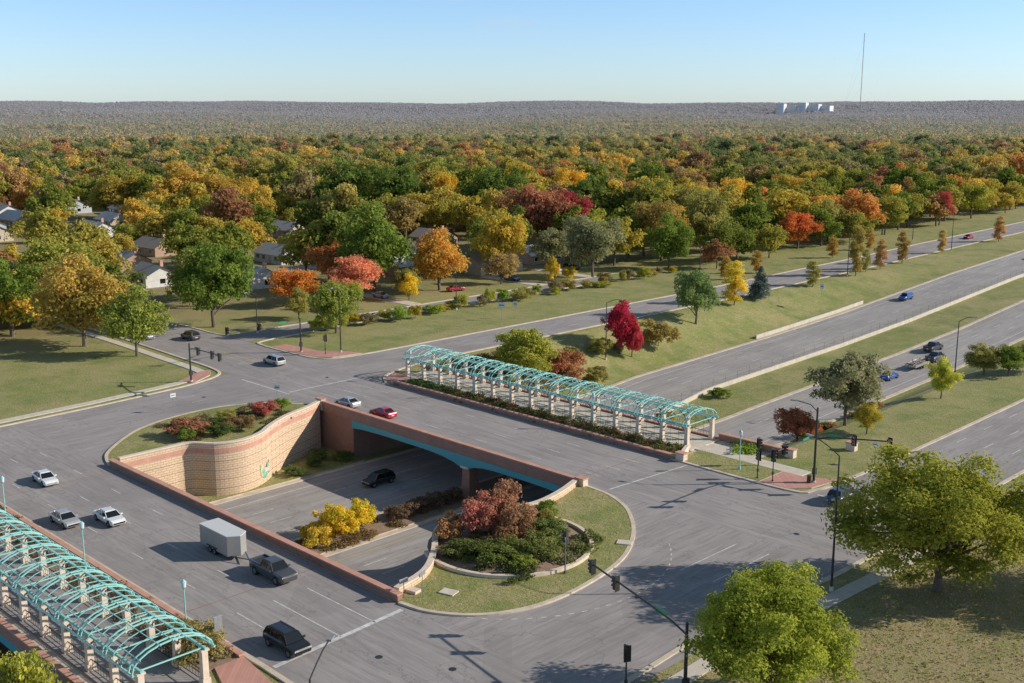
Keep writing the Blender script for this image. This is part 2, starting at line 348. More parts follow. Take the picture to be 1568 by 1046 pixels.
pv.prism([(-70,9.1),(-57,9.5),(-54,12),(-53,18),(-56,17),(-60,13.5),(-70,12.5)],-.05,.16,'pave','kerb')
pv.prism([(36,-63.2),(41.6,-64),(44,-67.5),(44,-72),(40,-72),(39,-67),(36,-66)],-.05,.16,'pave','kerb')
pv.prism([(-54.3,-16.5),(-57.5,-11.5),(-61,-9.4),(-61,-11.5),(-57.6,-17)],-.05,.14,'pave','kerb')
pv.prism([(-33.5,7.3),(-30,7.3),(-30,12),(-36,12)],-.05,.16,'pave','kerb')
pv.obj('brick_pavement')
# ---------------------------------------------------------------- planters
def inner_wall(pts):
    P=spline(pts,6); w=MB()
    w.wall(P,-6.9,-.55,.5,'cream'); w.wall(P,-.55,.15,.56,'cap'); w.wall(P,.15,.75,.5,'cream'); w.wall(P,.75,.95,.66,'stone')
    for z in (-5.6,-4.3,-3.0,-1.7): w.wall(P,z,z+.07,.54,'mulch')
    w.obj('retaining_wall'); return P
Win=[(-27.2,-10.4),(-25.6,-13.8),(-23.8,-18.6),(-21.2,-23.0),(-18.7,-26.4),(-17.6,-30.2),(-18.7,-33.6),(-21.4,-35.9),(-21.6,-40),(-21.6,-45.9)]
Ein=[(35.6,-46.2),(34.2,-41.5),(31,-37.4),(26.9,-33.4),(25.2,-28.9),(26.2,-24.4),(28.4,-20.4),(28.0,-15.5),(26.3,-10)]
wi=inner_wall(Win); ei=inner_wall(Ein)
pl=MB(); pl.prism([(a,b) for a,b in WP]+wi,-6.9,.17,'grass','cream'); pl.obj('planter_island')
pl=MB(); pl.prism(EP+ei,-6.9,.17,'grass','cream'); pl.obj('planter_island')
rg=MB(); P=[(34+8.9*math.cos(math.radians(a)),-29.6+8.9*math.sin(math.radians(a))) for a in range(-118,112,6)]
rg.wall(P,.1,.5,.45,'stone'); rg.obj('planter_ring_wall')
rm=MB(); nn=28; vv=[(34,-29.6,1.0)]+[(34+8.6*math.cos(2*math.pi*i/nn),-29.6+8.6*math.sin(2*math.pi*i/nn),.2) for i in range(nn)]
rm.add(vv,[(0,1+i,1+(i+1)%nn) for i in range(nn)],'mulch'); rm.obj('planting_mound')
sl=MB(); sl.box((42.6,-20.6,.22),(1.6,1.2,.12),'conc',.5); sl.box((38.7,-42.3,.22),(1.6,1.2,.12),'conc',.3); sl.box((36.2,-44.6,.3),(1.2,.9,.3),'stone',.2); sl.obj('utility_cover')
gm,nt,b=base('graffiti_paint',.6); v=N(nt,'ShaderNodeTexVoronoi'); v.inputs['Scale'].default_value=2.2
gg=N(nt,'ShaderNodeNewGeometry'); nt.links.new(gg.outputs['Position'],v.inputs['Vector'])
sc_=N(nt,'ShaderNodeSeparateColor'); nt.links.new(v.outputs['Color'],sc_.inputs[0])
nt.links.new(ramp(nt,sc_.outputs[0],[(0,(.6,.55,.5)),(.3,(.15,.40,.35)),(.5,(.55,.35,.15)),(.65,(.08,.08,.1)),(.8,(.3,.55,.25))],'CONSTANT'),b.inputs['Base Color'])
gp=[p for p in wi if -27.6<p[1]<-24.2]; gr=MB(); n=len(gp)
gr.wall([(a,b2) for a,b2 in gp],[-5.6+.4*math.sin(i*2) for i in range(n)],[-4.0+.4*math.sin(i*1.7+1) for i in range(n)],.60,gm); gr.obj('graffiti')
# ---------------------------------------------------------------- bridges
def bridge(name,y0,y1):
    e=empty(name)
    d=MB(); d.bx(-28,36,y0+.3,y1-.3,-.75,-.02,'conc')
    d.bx(-28,-19.5,y0+.32,y1-.32,-6.9,-.75,'brk'); d.bx(24.4,36,y0+.32,y1-.32,-6.9,-.75,'brk'); d.obj('deck_and_abutment',e)
    gi=MB(); ysl=[y0+.16]+list(np.arange(y0+3,y1-2,3.2))+[y1-.16]
    for yg in ysl:
        X=[-19.4+i*(5.6+19.4)/12 for i in range(13)]+[5.6+i*(24.4-5.6)/10 for i in range(1,11)]
        dep=[]
        for x in X:
            t=(x+19.4)/25 if x<=5.6 else (x-5.6)/18.8
            u=abs(2*t-1); dep.append(-1.6-1.1*u**4*(1 if (x>-8 and x<16) else .35))
        v=[]
        for s in (-.14,.14):
            for x,z in zip(X,dep): v.append((x,yg+s,z))
            for x in X: v.append((x,yg+s,-.76))
        n=len(X); fs=[]
        for i in range(n-1): fs+=[(i,i+1,n+i+1,n+i),(2*n+i,3*n+i,3*n+i+1,2*n+i+1),(i,2*n+i,2*n+i+1,i+1)]
        gi.add(v,fs,'teald')
    gi.obj('girders',e)
    p=MB()
    for yp in np.arange(y0+1.2,y1-.5,(y1-y0-2.4)/3-.001):
        p.box((5.6,yp,-4.6),(1.7,2.0,4.6),'brk',taper=.8); p.box((5.6,yp,-2.45),(1.5,2.4,.35),'stone')
    p.bx(4.9,6.3,y0+.8,y1-.8,-2.3,-1.65,'conc'); p.obj('piers',e)
bridge('road_bridge',-9.9,18.9); bridge('road_bridge',-75.5,-46.2)
def parapet(x0,x1,y,zb=-.76,h=.85,t=.55,n='brick_parapet'):
    p=MB(); p.bx(x0,x1,y-t/2,y+t/2,zb,h-.14,'brk'); p.bx(x0-.05,x1+.05,y-t/2-.08,y+t/2+.08,h-.14,h,'cap')
    return p.obj(n)
parapet(-27.4,26.4,-9.55); parapet(-22,36.8,-46.75)
parapet(-30,28.6,7.1,-.05,.7); parapet(-30,36,-63.4,-.05,.45,.4)
parapet(27.3,38,18.9,-.7,1.0); parapet(-28,36,-75.3,-.76,.5,.4); parapet(-28,27.3,18.8,-.76,.4,.4)
pe=MB()
for x,y in ((29.3,7.3),(38.6,18.9),(42.8,27.5),(-27.6,-9.6),(26.8,-9.7)): pe.box((x,y,.2),(1.3,.9,1.7),'stone'); pe.box((x,y,1.1),(1.5,1.1,.14),'cap')
pe.obj('stone_pier')
wl=MB(); wl.wall(spline([(27.6,10.8),(28.6,8.6),(29.2,7.6)],3),0,1.0,.5,'stone'); wl.obj('stone_wall')
# ---------------------------------------------------------------- pergolas
def pergola(x0,x1,yf,yb,n,floor):
    e=empty('pergola'); dx=(x1-x0)/n
    po=MB(); rb=MB(); ir=MB(); dk=MB()
    dk.bx(x0-1,x1+1,yf-.6,yb+.6,-.015,.14,floor); dk.obj('walkway',e)
    zt=3.3; ap=1.75; ym=(yf+yb)/2; hw=(yb-yf)/2+.75
    def P(x,a): return (x,ym-hw*math.cos(a),zt+ap*math.sin(a))
    A=[math.pi*i/10 for i in range(11)]
    for i in range(n+1):
        x=x0+i*dx
        for y in (yf,yb):
            po.box((x,y,1.65),(.55,.55,3.1),'stone',taper=.92); po.box((x,y,.4),(.72,.72,.6),'stone'); po.box((x,y,3.14),(.72,.72,.16),'stone')
        for o in (-.28,.28): rb.path([P(x+o,a) for a in A],.085,'teal',5)
        rb.tube((x,yf,zt),(x,yb,zt),.07,.07,'teal',5)
        for y,sg in ((yf,1),(yb,-1)):
            for s in (-1,1):
                if 0<=i+s<=n: ir.path([(x+s*.25,y,2.1),(x+s*.55,y,2.75),(x+s*1.25,y,3.15)],.05,'iron',4)
        if i<n:
            for q in (1/3,2/3): rb.path([P(x+dx*q,a) for a in A],.045,'teal',4)
            for y in (yf,yb):
                ir.tube((x+.25,y,1.15),(x+dx-.25,y,1.15),.045,.045,'iron',4); ir.tube((x+.25,y,.3),(x+dx-.25,y,.3),.035,.035,'iron',4)
                ir.tube((x+.25,y,2.35),(x+dx-.25,y,2.35),.03,.03,'iron',4)
                m=9
                for j in range(1,m):
                    xx=x+dx*j/m; ir.tube((xx,y,.3),(xx,y,1.15 if j%3 else 3.1),.018,.018,'iron',4)
                ir.path([(x+.3,y,2.4),(x+dx*.25,y,3.0),(x+dx*.5,y,2.4),(x+dx*.75,y,3.0),(x+dx-.3,y,2.4)],.03,'iron',4)
    for j,a in enumerate(A):
        big=j in(0,10)
        if big or j%2==0 or j==5: rb.path([P(x0-.5,a),P(x1+.5,a)],.10 if big else .045,'teal',5)
    for y in (yf,yb): rb.bx(x0-.4,x1+.4,y-.09,y+.09,3.22,3.42,'teal')
    po.obj('posts',e); rb.obj('arched_ribs',e); ir.obj('ironwork_screen',e)
pergola(-32.5,26.6,12.1,17.9,14,'conc'); pergola(-33,37.8,-73.4,-67.9,16,'asx')
# ---------------------------------------------------------------- foliage
def nrm(a): return a/np.maximum(np.linalg.norm(a,axis=1,keepdims=True),1e-6)
def leaf_mesh(name,c,n,size,tint,trunk=None,mats=('leaf','bark'),tv=None):
    K=len(c); r=rng.normal(size=(K,3)); t=nrm(np.cross(n,r)); s=np.cross(n,t); a=size[:,None]
    V=np.stack([c+t*a-n*a*.3,c+s*a*.62,c+t*-a-n*a*.3,c-s*a*.62],1).reshape(-1,3)
    F=np.arange(4*K).reshape(-1,4).tolist(); mi=[0]*K
    V=V.tolist(); ti=np.repeat(tint,4).tolist(); tvv=np.repeat(tv,4).tolist() if tv is not None else [0.]*len(V)
    if trunk:
        o=len(V); V+=trunk.v; F+=[tuple(o+k for k in f) for f in trunk.f]; mi+=[1]*len(trunk.f); ti+=[.5]*len(trunk.v); tvv+=[0.]*len(trunk.v)
    me=D.meshes.new(name); me.from_pydata(V,[],F); me.polygons.foreach_set('material_index',mi)
    me.attributes.new('tint','FLOAT','POINT').data.foreach_set('value',ti)
    if tv is not None: me.attributes.new('tv','FLOAT','POINT').data.foreach_set('value',tvv)
    for m in mats: me.materials.append(M[m])
    return me
def crown(w,h,th,ncl,nleaf,ls,kind='broad',rc=(.09,.16)):
    cz=th+(h-th)*.47; rx=w/2; cl=[]; ph=rng.uniform(0,6.28,6); tp=rng.uniform(.0,.32); a1,a2,a3=rng.uniform(.08,.2,3)
    for i in range(ncl):
        d=nrm(rng.normal(size=(1,3)))[0]
        if kind=='broad':
            az=math.atan2(d[1],d[0]); rz=(h-cz) if d[2]>0 else (cz-th)*.95
            lob=1+a1*math.sin(2*az+ph[0])+a2*math.sin(3*az+ph[1]+d[2]*3)+a3*math.sin(5*d[2]+ph[2]+az)
            k=rng.uniform(.25,1)**.6*.9*min(lob,1.22); r=rng.uniform(*rc)*w
            k=max(.15,k-r/w*.9); hx=1-tp*max(d[2],0)
            p=np.array([d[0]*rx*k*hx*1.08,d[1]*rx*k*hx*1.08,cz+d[2]*rz*k])
        elif kind=='cone':
            t=(i+.5)/ncl; z=th+(h-th)*t; R=rx*(1-t)**.8*rng.uniform(.45,.9); a=rng.uniform(0,6.28); r=w*(.19*(1-t)+.06)
            p=np.array([math.cos(a)*R,math.sin(a)*R,z])
        else:
            t=rng.uniform(0,1); z=th+(h-th)*t; R=rx*math.sin(math.pi*(.12+.86*t))**.7*rng.uniform(.2,.75); a=rng.uniform(0,6.28); r=rng.uniform(.13,.24)*w
            p=np.array([math.cos(a)*R,math.sin(a)*R,z])
        cl.append((p,r,rng.uniform(0,1)))
    C=[];NN=[];T=[]; tot=sum(r*r for _,r,_ in cl)
    for p,r,v in cl:
        m=max(4,int(nleaf*r*r/tot)); d=nrm(rng.normal(size=(m,3))); d[:,2]=np.where(d[:,2]<-.5,-d[:,2],d[:,2]); d=nrm(d)
        rad=r*(rng.uniform(.55,1.18,m)+.2*np.sin(6*d[:,0]+8*d[:,1]+v*9))
        q=p+d*rad[:,None]*np.array([1,1,.8]); C.append(q); NN.append(nrm(d+np.array([0,0,.25])+rng.normal(size=(m,3))*.5)); T.append(np.clip(v*.55+rng.uniform(0,.45,m),0,1))
    C=np.concatenate(C);NN=np.concatenate(NN);T=np.concatenate(T); S=ls*rng.uniform(.6,1.35,len(C))
    return C,NN,S,T,cl
def tree_proto(name,w=12,h=12,th=1.3,ncl=34,nleaf=5000,ls=.33,kind='broad',mats=('leaf','bark'),limbs=12,tv=False,tr=.024,rc=(.09,.16)):
    C_,N_,S_,T_,cl=crown(w,h,th,ncl,nleaf,ls,kind,rc)
    t=MB(); r=h*tr; top=th+(h-th)*(.55 if kind=='broad' else .9); th=max(th,.5)+.6
    t.tube((0,0,-.8),(0,0,.3),r*1.5,r,'bark',8,False); t.tube((0,0,.3),(.1,.05,th),r,r*.8,'bark',8,False); t.tube((.1,.05,th),(0,0,top),r*.8,r*.3,'bark',7,False)
    for p,rr,_ in cl[:limbs]:
        z0=th*.8+random.random()*(top-th*.8)*.7; m=Vector((p[0]*.45,p[1]*.45,(z0+p[2])/2+.2)); t.tube((0,0,z0),m,r*.45,r*.3,'bark',5,False); t.tube(m,p,r*.3,r*.08,'bark',5,False)
    return leaf_mesh(name,C_,N_,S_,T_,t,mats,np.zeros(len(C_)) if tv else None)
near=[tree_proto('near_tree_mesh',12,12,.7,150,48000,.13,limbs=30,rc=(.055,.115)) for _ in range(2)]
mid=[tree_proto('tree_mesh',12,12,1.2,60+6*i,9500,.25,rc=(.075,.15)) for i in range(7)]
shrub=[tree_proto('shrub_mesh',6,4,.1,40,4600,.15,limbs=5,tr=.015,rc=(.07,.15)) for _ in range(3)]
cone=tree_proto('conifer_mesh',6,10,.6,70,6000,.2,'cone',limbs=0)
colm=tree_proto('columnar_mesh',5,10,1.0,40,4600,.18,'col',limbs=6,tr=.012)
def tree(name,me,x,y,w,h,col,z=None,bw=12,bh=12):
    o=D.objects.new(name,me); o.location=(x,y,(gz(x,y) if z is None else z)); o.rotation_euler=(0,0,random.uniform(0,6.28))
    o.scale=(w/bw,w/bw*random.uniform(.92,1.06),h/bh); f=2.9 if max(col)<.25 else 1.85
    o.color=(*[min(c*f,.82) for c in col],1); scene.collection.objects.link(o); return o
GR=(.080,.108,.020); DG=(.06,.082,.018); YG=(.165,.165,.028); OL=(.15,.138,.038); GO=(.42,.29,.04); YE=(.44,.35,.035); OR=(.42,.20,.045); CO=(.44,.21,.11); RD=(.30,.028,.04); RU=(.20,.095,.05); GY=(.13,.13,.065); LG=(.115,.155,.025)
tree('maple_tree',near[0],71.5,-8.4,19.0,14.6,(.150,.150,.024)); tree('maple_tree',near[1],72,-39,14.4,12.1,(.135,.150,.023))
tree('maple_tree',near[1],86,4,14,12,YG)
T=[('oak_tree',-96.6,-15.9,18.5,18,(.20,.15,.035)),('linden_tree',-81,-13,12,13.5,(.125,.14,.03)),('oak_tree',-96,12,19,19.5,GR),('pear_tree',-72.5,26.4,11.5,12.5,(.12,.135,.03)),
('oak_tree',-116,-22,17,17,GR),('oak_tree',-120,-8,16,16,(.13,.13,.035)),('oak_tree',-118,22,15,15,OL),('oak_tree',-131,-34,18,17,YG),
('linden_tree',-27,35,12.5,11.5,(.17,.17,.03)),('maple_tree',-105,39,12,10,OR),('maple_tree',-101,53,14.5,12,CO),('maple_tree',-99,78,17,15.5,(.38,.23,.045)),('oak_tree',-110,66,22,22,GR),
('ash_tree',-108,108,17,19,(.36,.28,.045)),('oak_tree',-140,158,23,23,RU),('maple_tree',-133,165,15,20,(.25,.045,.04)),('oak_tree',-86,122,17,19,GY),('oak_tree',-92,160,18,20,(.18,.13,.035)),('oak_tree',-88,176,17,22,OL),
('oak_tree',-102,142,15,16,YG),('oak_tree',-99,152,13,15,GR),('elm_tree',-112,88,12,13,OL),('elm_tree',-95,96,9,9,(.2,.15,.06)),('oak_tree',-104,124,12,13,GY),('oak_tree',-80,148,14,16,GR),('elm_tree',-97,66,8,8,OL),('elm_tree',-93,44,8,7,YG),('ash_tree',-91,30,7,7,OL),
('maple_tree',-76,210,15,13,(.40,.15,.045)),('oak_tree',-78,232,14,14,OL),('oak_tree',-72,260,14,15,(.16,.15,.03)),('maple_tree',-71,300,12,14,(.28,.07,.045)),('oak_tree',-72,330,15,15,YG),
('oak_tree',-128,30,16,15,GR),('oak_tree',-135,-5,20,18,(.15,.15,.03)),('oak_tree',-150,-22,20,19,YG),('oak_tree',-128,72,17,17,(.14,.12,.05)),('maple_tree',-124,62,12,13,(.38,.19,.07)),
('oak_tree',-300,118,28,24,(.34,.24,.05)),('oak_tree',-285,128,24,22,(.33,.23,.045)),('oak_tree',-255,168,30,26,DG),('oak_tree',-235,178,26,24,DG),('oak_tree',-205,200,26,24,DG),('oak_tree',-330,110,24,20,(.25,.2,.04)),
('ash_tree',-200,240,22,22,GO),('ash_tree',-222,190,14,22,GO),('oak_tree',-170,215,20,22,DG),('oak_tree',-115,205,18,20,OL),('ash_tree',-120,240,20,21,GO),
('ash_tree',-93,63,6,6.5,YE),('pear_tree',33,17.5,9.6,8.8,LG),('maple_tree',30,35,7.5,6,(.32,.14,.07)),('elm_tree',36,38,12,12,(.13,.125,.065)),('ash_tree',40.5,36,5,5,(.3,.25,.04)),('pear_tree',39,63,5.5,7.2,(.22,.22,.035)),
('elm_tree',37,84,7,6,OL),('pear_tree',40.5,86,6,6,GR),('elm_tree',42,92,7,6.5,OL),('maple_tree',-29,65,8,12,RD),('maple_tree',-27.5,67,5.5,8,(.35,.05,.06)),('elm_tree',-32,95,11,13.5,(.10,.13,.045)),('maple_tree',32.6,-80.6,8,14,YG)]
for n,x,y,w,h,c in T: tree(n,random.choice(mid),x,y,w,h,c)
tree('ash_tree',colm,-35.5,115,6.5,10,(.44,.36,.04),bw=5,bh=10)
tree('spruce_tree',cone,-35.5,126,5.4,8,(.055,.072,.062),bw=6,bh=10)
for y,w,h,c in ((150,5,6.5,OL),(173,5.4,13,(.26,.2,.05)),(188,4.2,8,(.2,.13,.05)),(202,4.8,9,(.25,.17,.05)),(229,3.4,7,(.22,.16,.05)),(267,4.6,8,(.22,.14,.05)),(181,3.4,6,OL)): tree('young_tree',colm,-35.8+random.uniform(-1.5,1.5),y,w,h,c,bw=5,bh=10)
for y in (143,158,199,222): tree('young_tree',colm,-57.5,y,4,6,(.32,.21,.05),bw=5,bh=10)
def shr(x,y,w,h,c,z=None,n='shrub'): tree(n,random.choice(shrub),x,y,w,h,c,z,6,4)
shr(-25.5,45,9,6,(.30,.15,.07)); shr(-22.5,50,5,3.5,OL); shr(-28.5,77,9,6,(.25,.2,.06)); shr(-30,60,5,4,OL); shr(-24,28,6,4,OL); shr(-33,20,4,3,OL)
shr(5.6,-31.5,6.5,4.6,YE,-6.7); shr(5.6,-27.2,5.6,4.0,(.46,.37,.04),-6.7); shr(5.8,-34.6,5,3.2,(.44,.35,.06),-6.7)
for i in range(7): shr(5.6,-22+i*1.7,3.6,2.0,(.10,.07,.045),-6.7)
for x,y,w,h,c in ((31,-31,6.5,5.2,(.20,.09,.06)),(30,-26.5,6,5.4,(.17,.095,.055)),(33.5,-28.5,6,4.6,(.16,.095,.05)),(29.5,-34,5,3.4,(.18,.11,.05)),(37,-33.5,6,2.4,(.07,.085,.022)),(38.5,-29,6,2.2,(.09,.10,.03)),(36.5,-25.5,5,2.6,(.08,.10,.03)),(33.5,-35.5,5,2,(.07,.08,.025)),(34,-23.5,4,2.2,OL),(31.5,-21,3.5,2,GR),(39.5,-33,3,1.3,(.13,.15,.03))): shr(x,y,w,h,c,.2)
for x,y,w,h,c in ((-27,-33,6,2.6,(.18,.09,.05)),(-24.5,-34.5,4,2,GR),(-24.5,-26,5,2,(.13,.09,.04)),(-28,-20,5,2.4,(.22,.075,.05)),(-30,-25,5,1.6,OL),(-23.5,-29.5,4.5,1.8,(.05,.07,.02)),(-27,-28,4,1.6,(.05,.07,.02)),(-31.5,-31,4,1.2,OL),(-29,-15.5,3,2,LG)): shr(x,y,w,h,c,.2)
for x,y,w,h in ((-19,-12,3.5,1.6),(-19.5,-17,4,1.8),(-18.5,-21,3.5,1.4),(-22,-14,4,1.6)): shr(x,y,w,h,(.06,.08,.025),-6.55)
shr(33,-66,6,2.8,(.15,.13,.05),.1); shr(29,-65.6,4,2,(.12,.12,.04),.1)
for i in range(30):
    y=26+i*4; shr(-75.5+random.uniform(-2,2),y+random.uniform(-1.5,1.5),random.uniform(3,6.5),random.uniform(1.6,3.8),random.choice([YG,OL,(.3,.25,.03),LG,(.25,.2,.05),(.12,.1,.05)]),n='hedge_shrub')
shr(-88,108,4,7,(.42,.33,.04),n='columnar_shrub'); shr(-87,113,5,4,(.38,.3,.04))
for i in range(16):
    x,y=random.choice([(random.uniform(-2,6),random.uniform(24,70)),(random.uniform(25,33),random.gauss(48,14)),(random.uniform(-34,-25),random.gauss(48,12))]); shr(x,y,random.uniform(2,4.5),random.uniform(1,2.4),random.choice([OL,GR,(.2,.13,.06),(.14,.12,.05)]))
def bed(name,x0,x1,y0,y1,n,hr,cols,z=.1,w=(.6,1.3)):
    Cs=[];Ns=[];Ss=[];Ts=[]
    for i in range(n):
        x,y=rng.uniform(x0,x1),rng.uniform(y0,y1); r=rng.uniform(*w); h=rng.uniform(*hr); m=int(90*r*r)+30
        zz=z if z is not None else gz(x,y)
        d=nrm(rng.normal(size=(m,3))); d[:,2]=abs(d[:,2]); Cs.append(np.array([x,y,zz])+d*np.array([r,r,h])*rng.uniform(.6,1.1,(m,1))); Ns.append(nrm(d+rng.normal(size=(m,3))*.5)); Ss.append(rng.uniform(.09,.2,m)); Ts.append(np.clip(rng.uniform(0,.7)+rng.uniform(-.2,.3,m),0,1))
    me=leaf_mesh(name,np.concatenate(Cs),np.concatenate(Ns),np.concatenate(Ss),np.concatenate(Ts)); o=D.objects.new(name,me); o.color=(*[c*2.3 for c in cols],1); scene.collection.objects.link(o)
mu=MB(); mu.bx(-29.8,28,7.4,11.4,-.015,.16,'mulch'); mu.bx(-33,36,-67.2,-63.6,-.015,.16,'mulch'); mu.obj('planting_bed_soil')
bed('planting_bed',-20,27,7.8,11,120,(.4,1.1),(.085,.085,.03)); bed('planting_bed',-20,27,7.8,11,60,(.3,.8),(.17,.10,.055)); bed('planting_bed',-29,-19,7.8,11,50,(.3,.7),(.06,.10,.03))
bed('planting_bed',-31,35,-67,-63.8,90,(.3,.8),(.12,.10,.05)); bed('planting_bed',-31,35,-67,-63.8,50,(.2,.6),(.2,.10,.06))
bed('planting_bed',30,42,-37,-22,60,(.3,.9),(.08,.09,.03),.3); bed('planting_bed',-34,-24,-34,-16,60,(.2,.7),(.11,.09,.045),.2)
bed('median_grass',3,8.3,-45,-22,50,(.3,.7),(.14,.10,.05),-6.65)
bed('slope_brush',-37,-23,19.5,48,200,(.3,.9),(.17,.125,.06),None,(.8,2.0))
def scatter(name,x0,x1,y0,y1,n,size,flat,cols,cen=None):
    if cen: P=rng.normal(size=(n,2))*cen[2]+np.array(cen[:2])
    else: P=np.stack([rng.uniform(x0,x1,n),rng.uniform(y0,y1,n)],1)
    keep=P[:,0]>63.4; P=P[keep]; n=len(P)
    Z=np.full(n,.10 if not flat else .02)+ (0 if flat else rng.uniform(-.05,.05,n)); nn_=rng.normal(size=(n,3)); nn_[:,2]=np.where(flat,abs(nn_[:,2])+2,nn_[:,2]*.3)
    me=leaf_mesh(name,np.column_stack([P,Z]),nrm(nn_),rng.uniform(.5,1.2,n)*size,rng.uniform(0,1,n)); o=D.objects.new(name,me); o.color=(*cols,1); scene.collection.objects.link(o)
scatter('grass_tufts',66.8,110,-75,30,26000,.12,False,(.32,.31,.10)); scatter('grass_tufts',66.8,110,-75,30,12000,.11,False,(.52,.41,.20))
scatter('fallen_leaves',0,0,0,0,5000,.10,True,(.50,.37,.12),(71,-9,7)); scatter('fallen_leaves',0,0,0,0,3000,.10,True,(.45,.3,.1),(73,-38,6))
gp=MB(); gp.prism([(28.5,7.2),(41.4,7.2),(41.4,12.5),(28.5,12.5)],-.015,.17,'grass','kerb'); gp.obj('grass_patch')
# ---------------------------------------------------------------- forest
houses=[(-139,50,13,8),(-113,110,9,15),(-118,134,9,14),(-173,80,14,9),(-191,107,14,9),(-333,67,15,11),(-345,118,16,11),(-372,106,15,11),(-366,74,15,11),(-195,445,16,10),(-215,62,13,9),(-250,92,13,9),(-160,32,13,9),(-305,92,14,9),(-128,92,9,13),(-150,112,13,9),(-155,300,13,9),(-125,330,13,9),(-190,40,13,9),(-238,48,13,9),(-278,72,14,9),(-228,120,13,9),(-172,140,13,9),(-320,50,14,10),(-310,128,15,10),(-290,40,14,10)]
def ok(x,y):
    for hx,hy,*_ in houses:
        dx,dy=x-hx,y-hy
        if math.hypot(dx,dy)<13: return False
        cx,cy=CAM[0]-hx,CAM[1]-hy; L=math.hypot(cx,cy); t=(dx*cx+dy*cy)/L; s=abs(dx*cy-dy*cx)/L
        if 0<t<(52 if hx<-270 else 30) and s<8.5: return False
    return True
fwd=math.radians(135); stands=[[] for _ in range(7)]
def inw(x,y,m):
    a=math.atan2(y-CAM[1],x-CAM[0]); return abs(a-fwd)<m
sp=11.0; x=-1250
while x<-60:
    y=-150
    while y<1350:
        px,py=x+rng.uniform(-5.2,5.2),y+rng.uniform(-5.2,5.2); y+=sp
        r_=math.hypot(px-CAM[0],py-CAM[1])
        if r_>1250 or not inw(px,py,math.radians(32)): continue
        xb=float(np.interp(py,[-200,0,25,40,130,160,1000],[-116,-116,-122,-118,-108,-67,-67]))
        if px>xb: continue
        if -160<px<-153 and py<300: continue
        gap=math.sin(px/47+math.sin(py/61))*math.sin(py/53+1.3)
        p=(.95 if r_>450 else (.72 if py<140 else .9))-(.35 if gap>.75 else 0)
        if rng.uniform()>p or (r_<650 and not ok(px,py)): continue
        stands[int(rng.integers(0,7))].append((px,py,rng.uniform(.7,1.3)+(.55*rng.uniform() if rng.uniform()<.4 else 0)))
    x+=sp
fe=empty('forest')
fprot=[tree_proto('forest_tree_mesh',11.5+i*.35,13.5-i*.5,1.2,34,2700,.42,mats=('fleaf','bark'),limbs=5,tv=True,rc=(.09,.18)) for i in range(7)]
def instancer(name,pts,me,parent):
    V=[];F=[]
    for i,(x,y,s) in enumerate(pts):
        a=rng.uniform(0,6.28); z=gz(x,y)
        for q in range(4):
            t=a+q*math.pi/2; V.append((x+s*.7071*math.cos(t),y+s*.7071*math.sin(t),z))
        F.append((4*i,4*i+1,4*i+2,4*i+3))
    m=D.meshes.new(name); m.from_pydata(V,[],F); o=D.objects.new(name,m); scene.collection.objects.link(o); o.parent=parent
    o.instance_type='FACES'; o.use_instance_faces_scale=True; o.show_instancer_for_render=False; o.show_instancer_for_viewport=False
    c=D.objects.new(name+'_tree',me); scene.collection.objects.link(c); c.parent=o
for i in range(7): instancer('forest_stand_%d'%i,stands[i],fprot[i],fe)
def patch(ls=1.3):
    Cs=[];Ns=[];Ss=[];Ts=[];Tv=[]
    for gx in range(-4,4):
        for gy in range(-4,4):
            x,y=gx*10.5+5+rng.uniform(-4,4),gy*10.5+5+rng.uniform(-4,4); w=rng.uniform(8,17); h=rng.uniform(8,19); m=56
            if rng.uniform()<.08: continue
            d=nrm(rng.normal(size=(m,3))); d[:,2]=abs(d[:,2])*1.1-.15; k=rng.uniform(.65,1.1,(m,1))
            Cs.append(np.array([x,y,h*.55])+d*k*np.array([w*.5,w*.5,h*.45])); Ns.append(nrm(d+rng.normal(size=(m,3))*.35)); Ss.append(rng.uniform(.9,1.6,m)*ls/1.2); Ts.append(rng.uniform(0,1,m)); Tv.append(np.full(m,rng.uniform()))
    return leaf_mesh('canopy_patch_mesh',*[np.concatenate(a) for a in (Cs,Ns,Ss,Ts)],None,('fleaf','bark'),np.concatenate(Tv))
pst=[[] for _ in range(4)]; x=-7500
while x<200:
    y=-600
    while y<7800:
        px,py=x,y; y+=82; r_=math.hypot(px-CAM[0],py-CAM[1])
        if r_<1230 or r_>8200 or not inw(px,py,math.radians(31)): continue
        if rng.uniform()<(.10 if math.sin(px/310)*math.sin(py/270+1)>.5 else .02): continue
        pst[int(rng.integers(0,4))].append((px,py,rng.uniform(.95,1.2)))
    x+=82
de=empty('distant_forest')
for i in range(4): instancer('canopy_stand_%d'%i,pst[i],patch(),de)
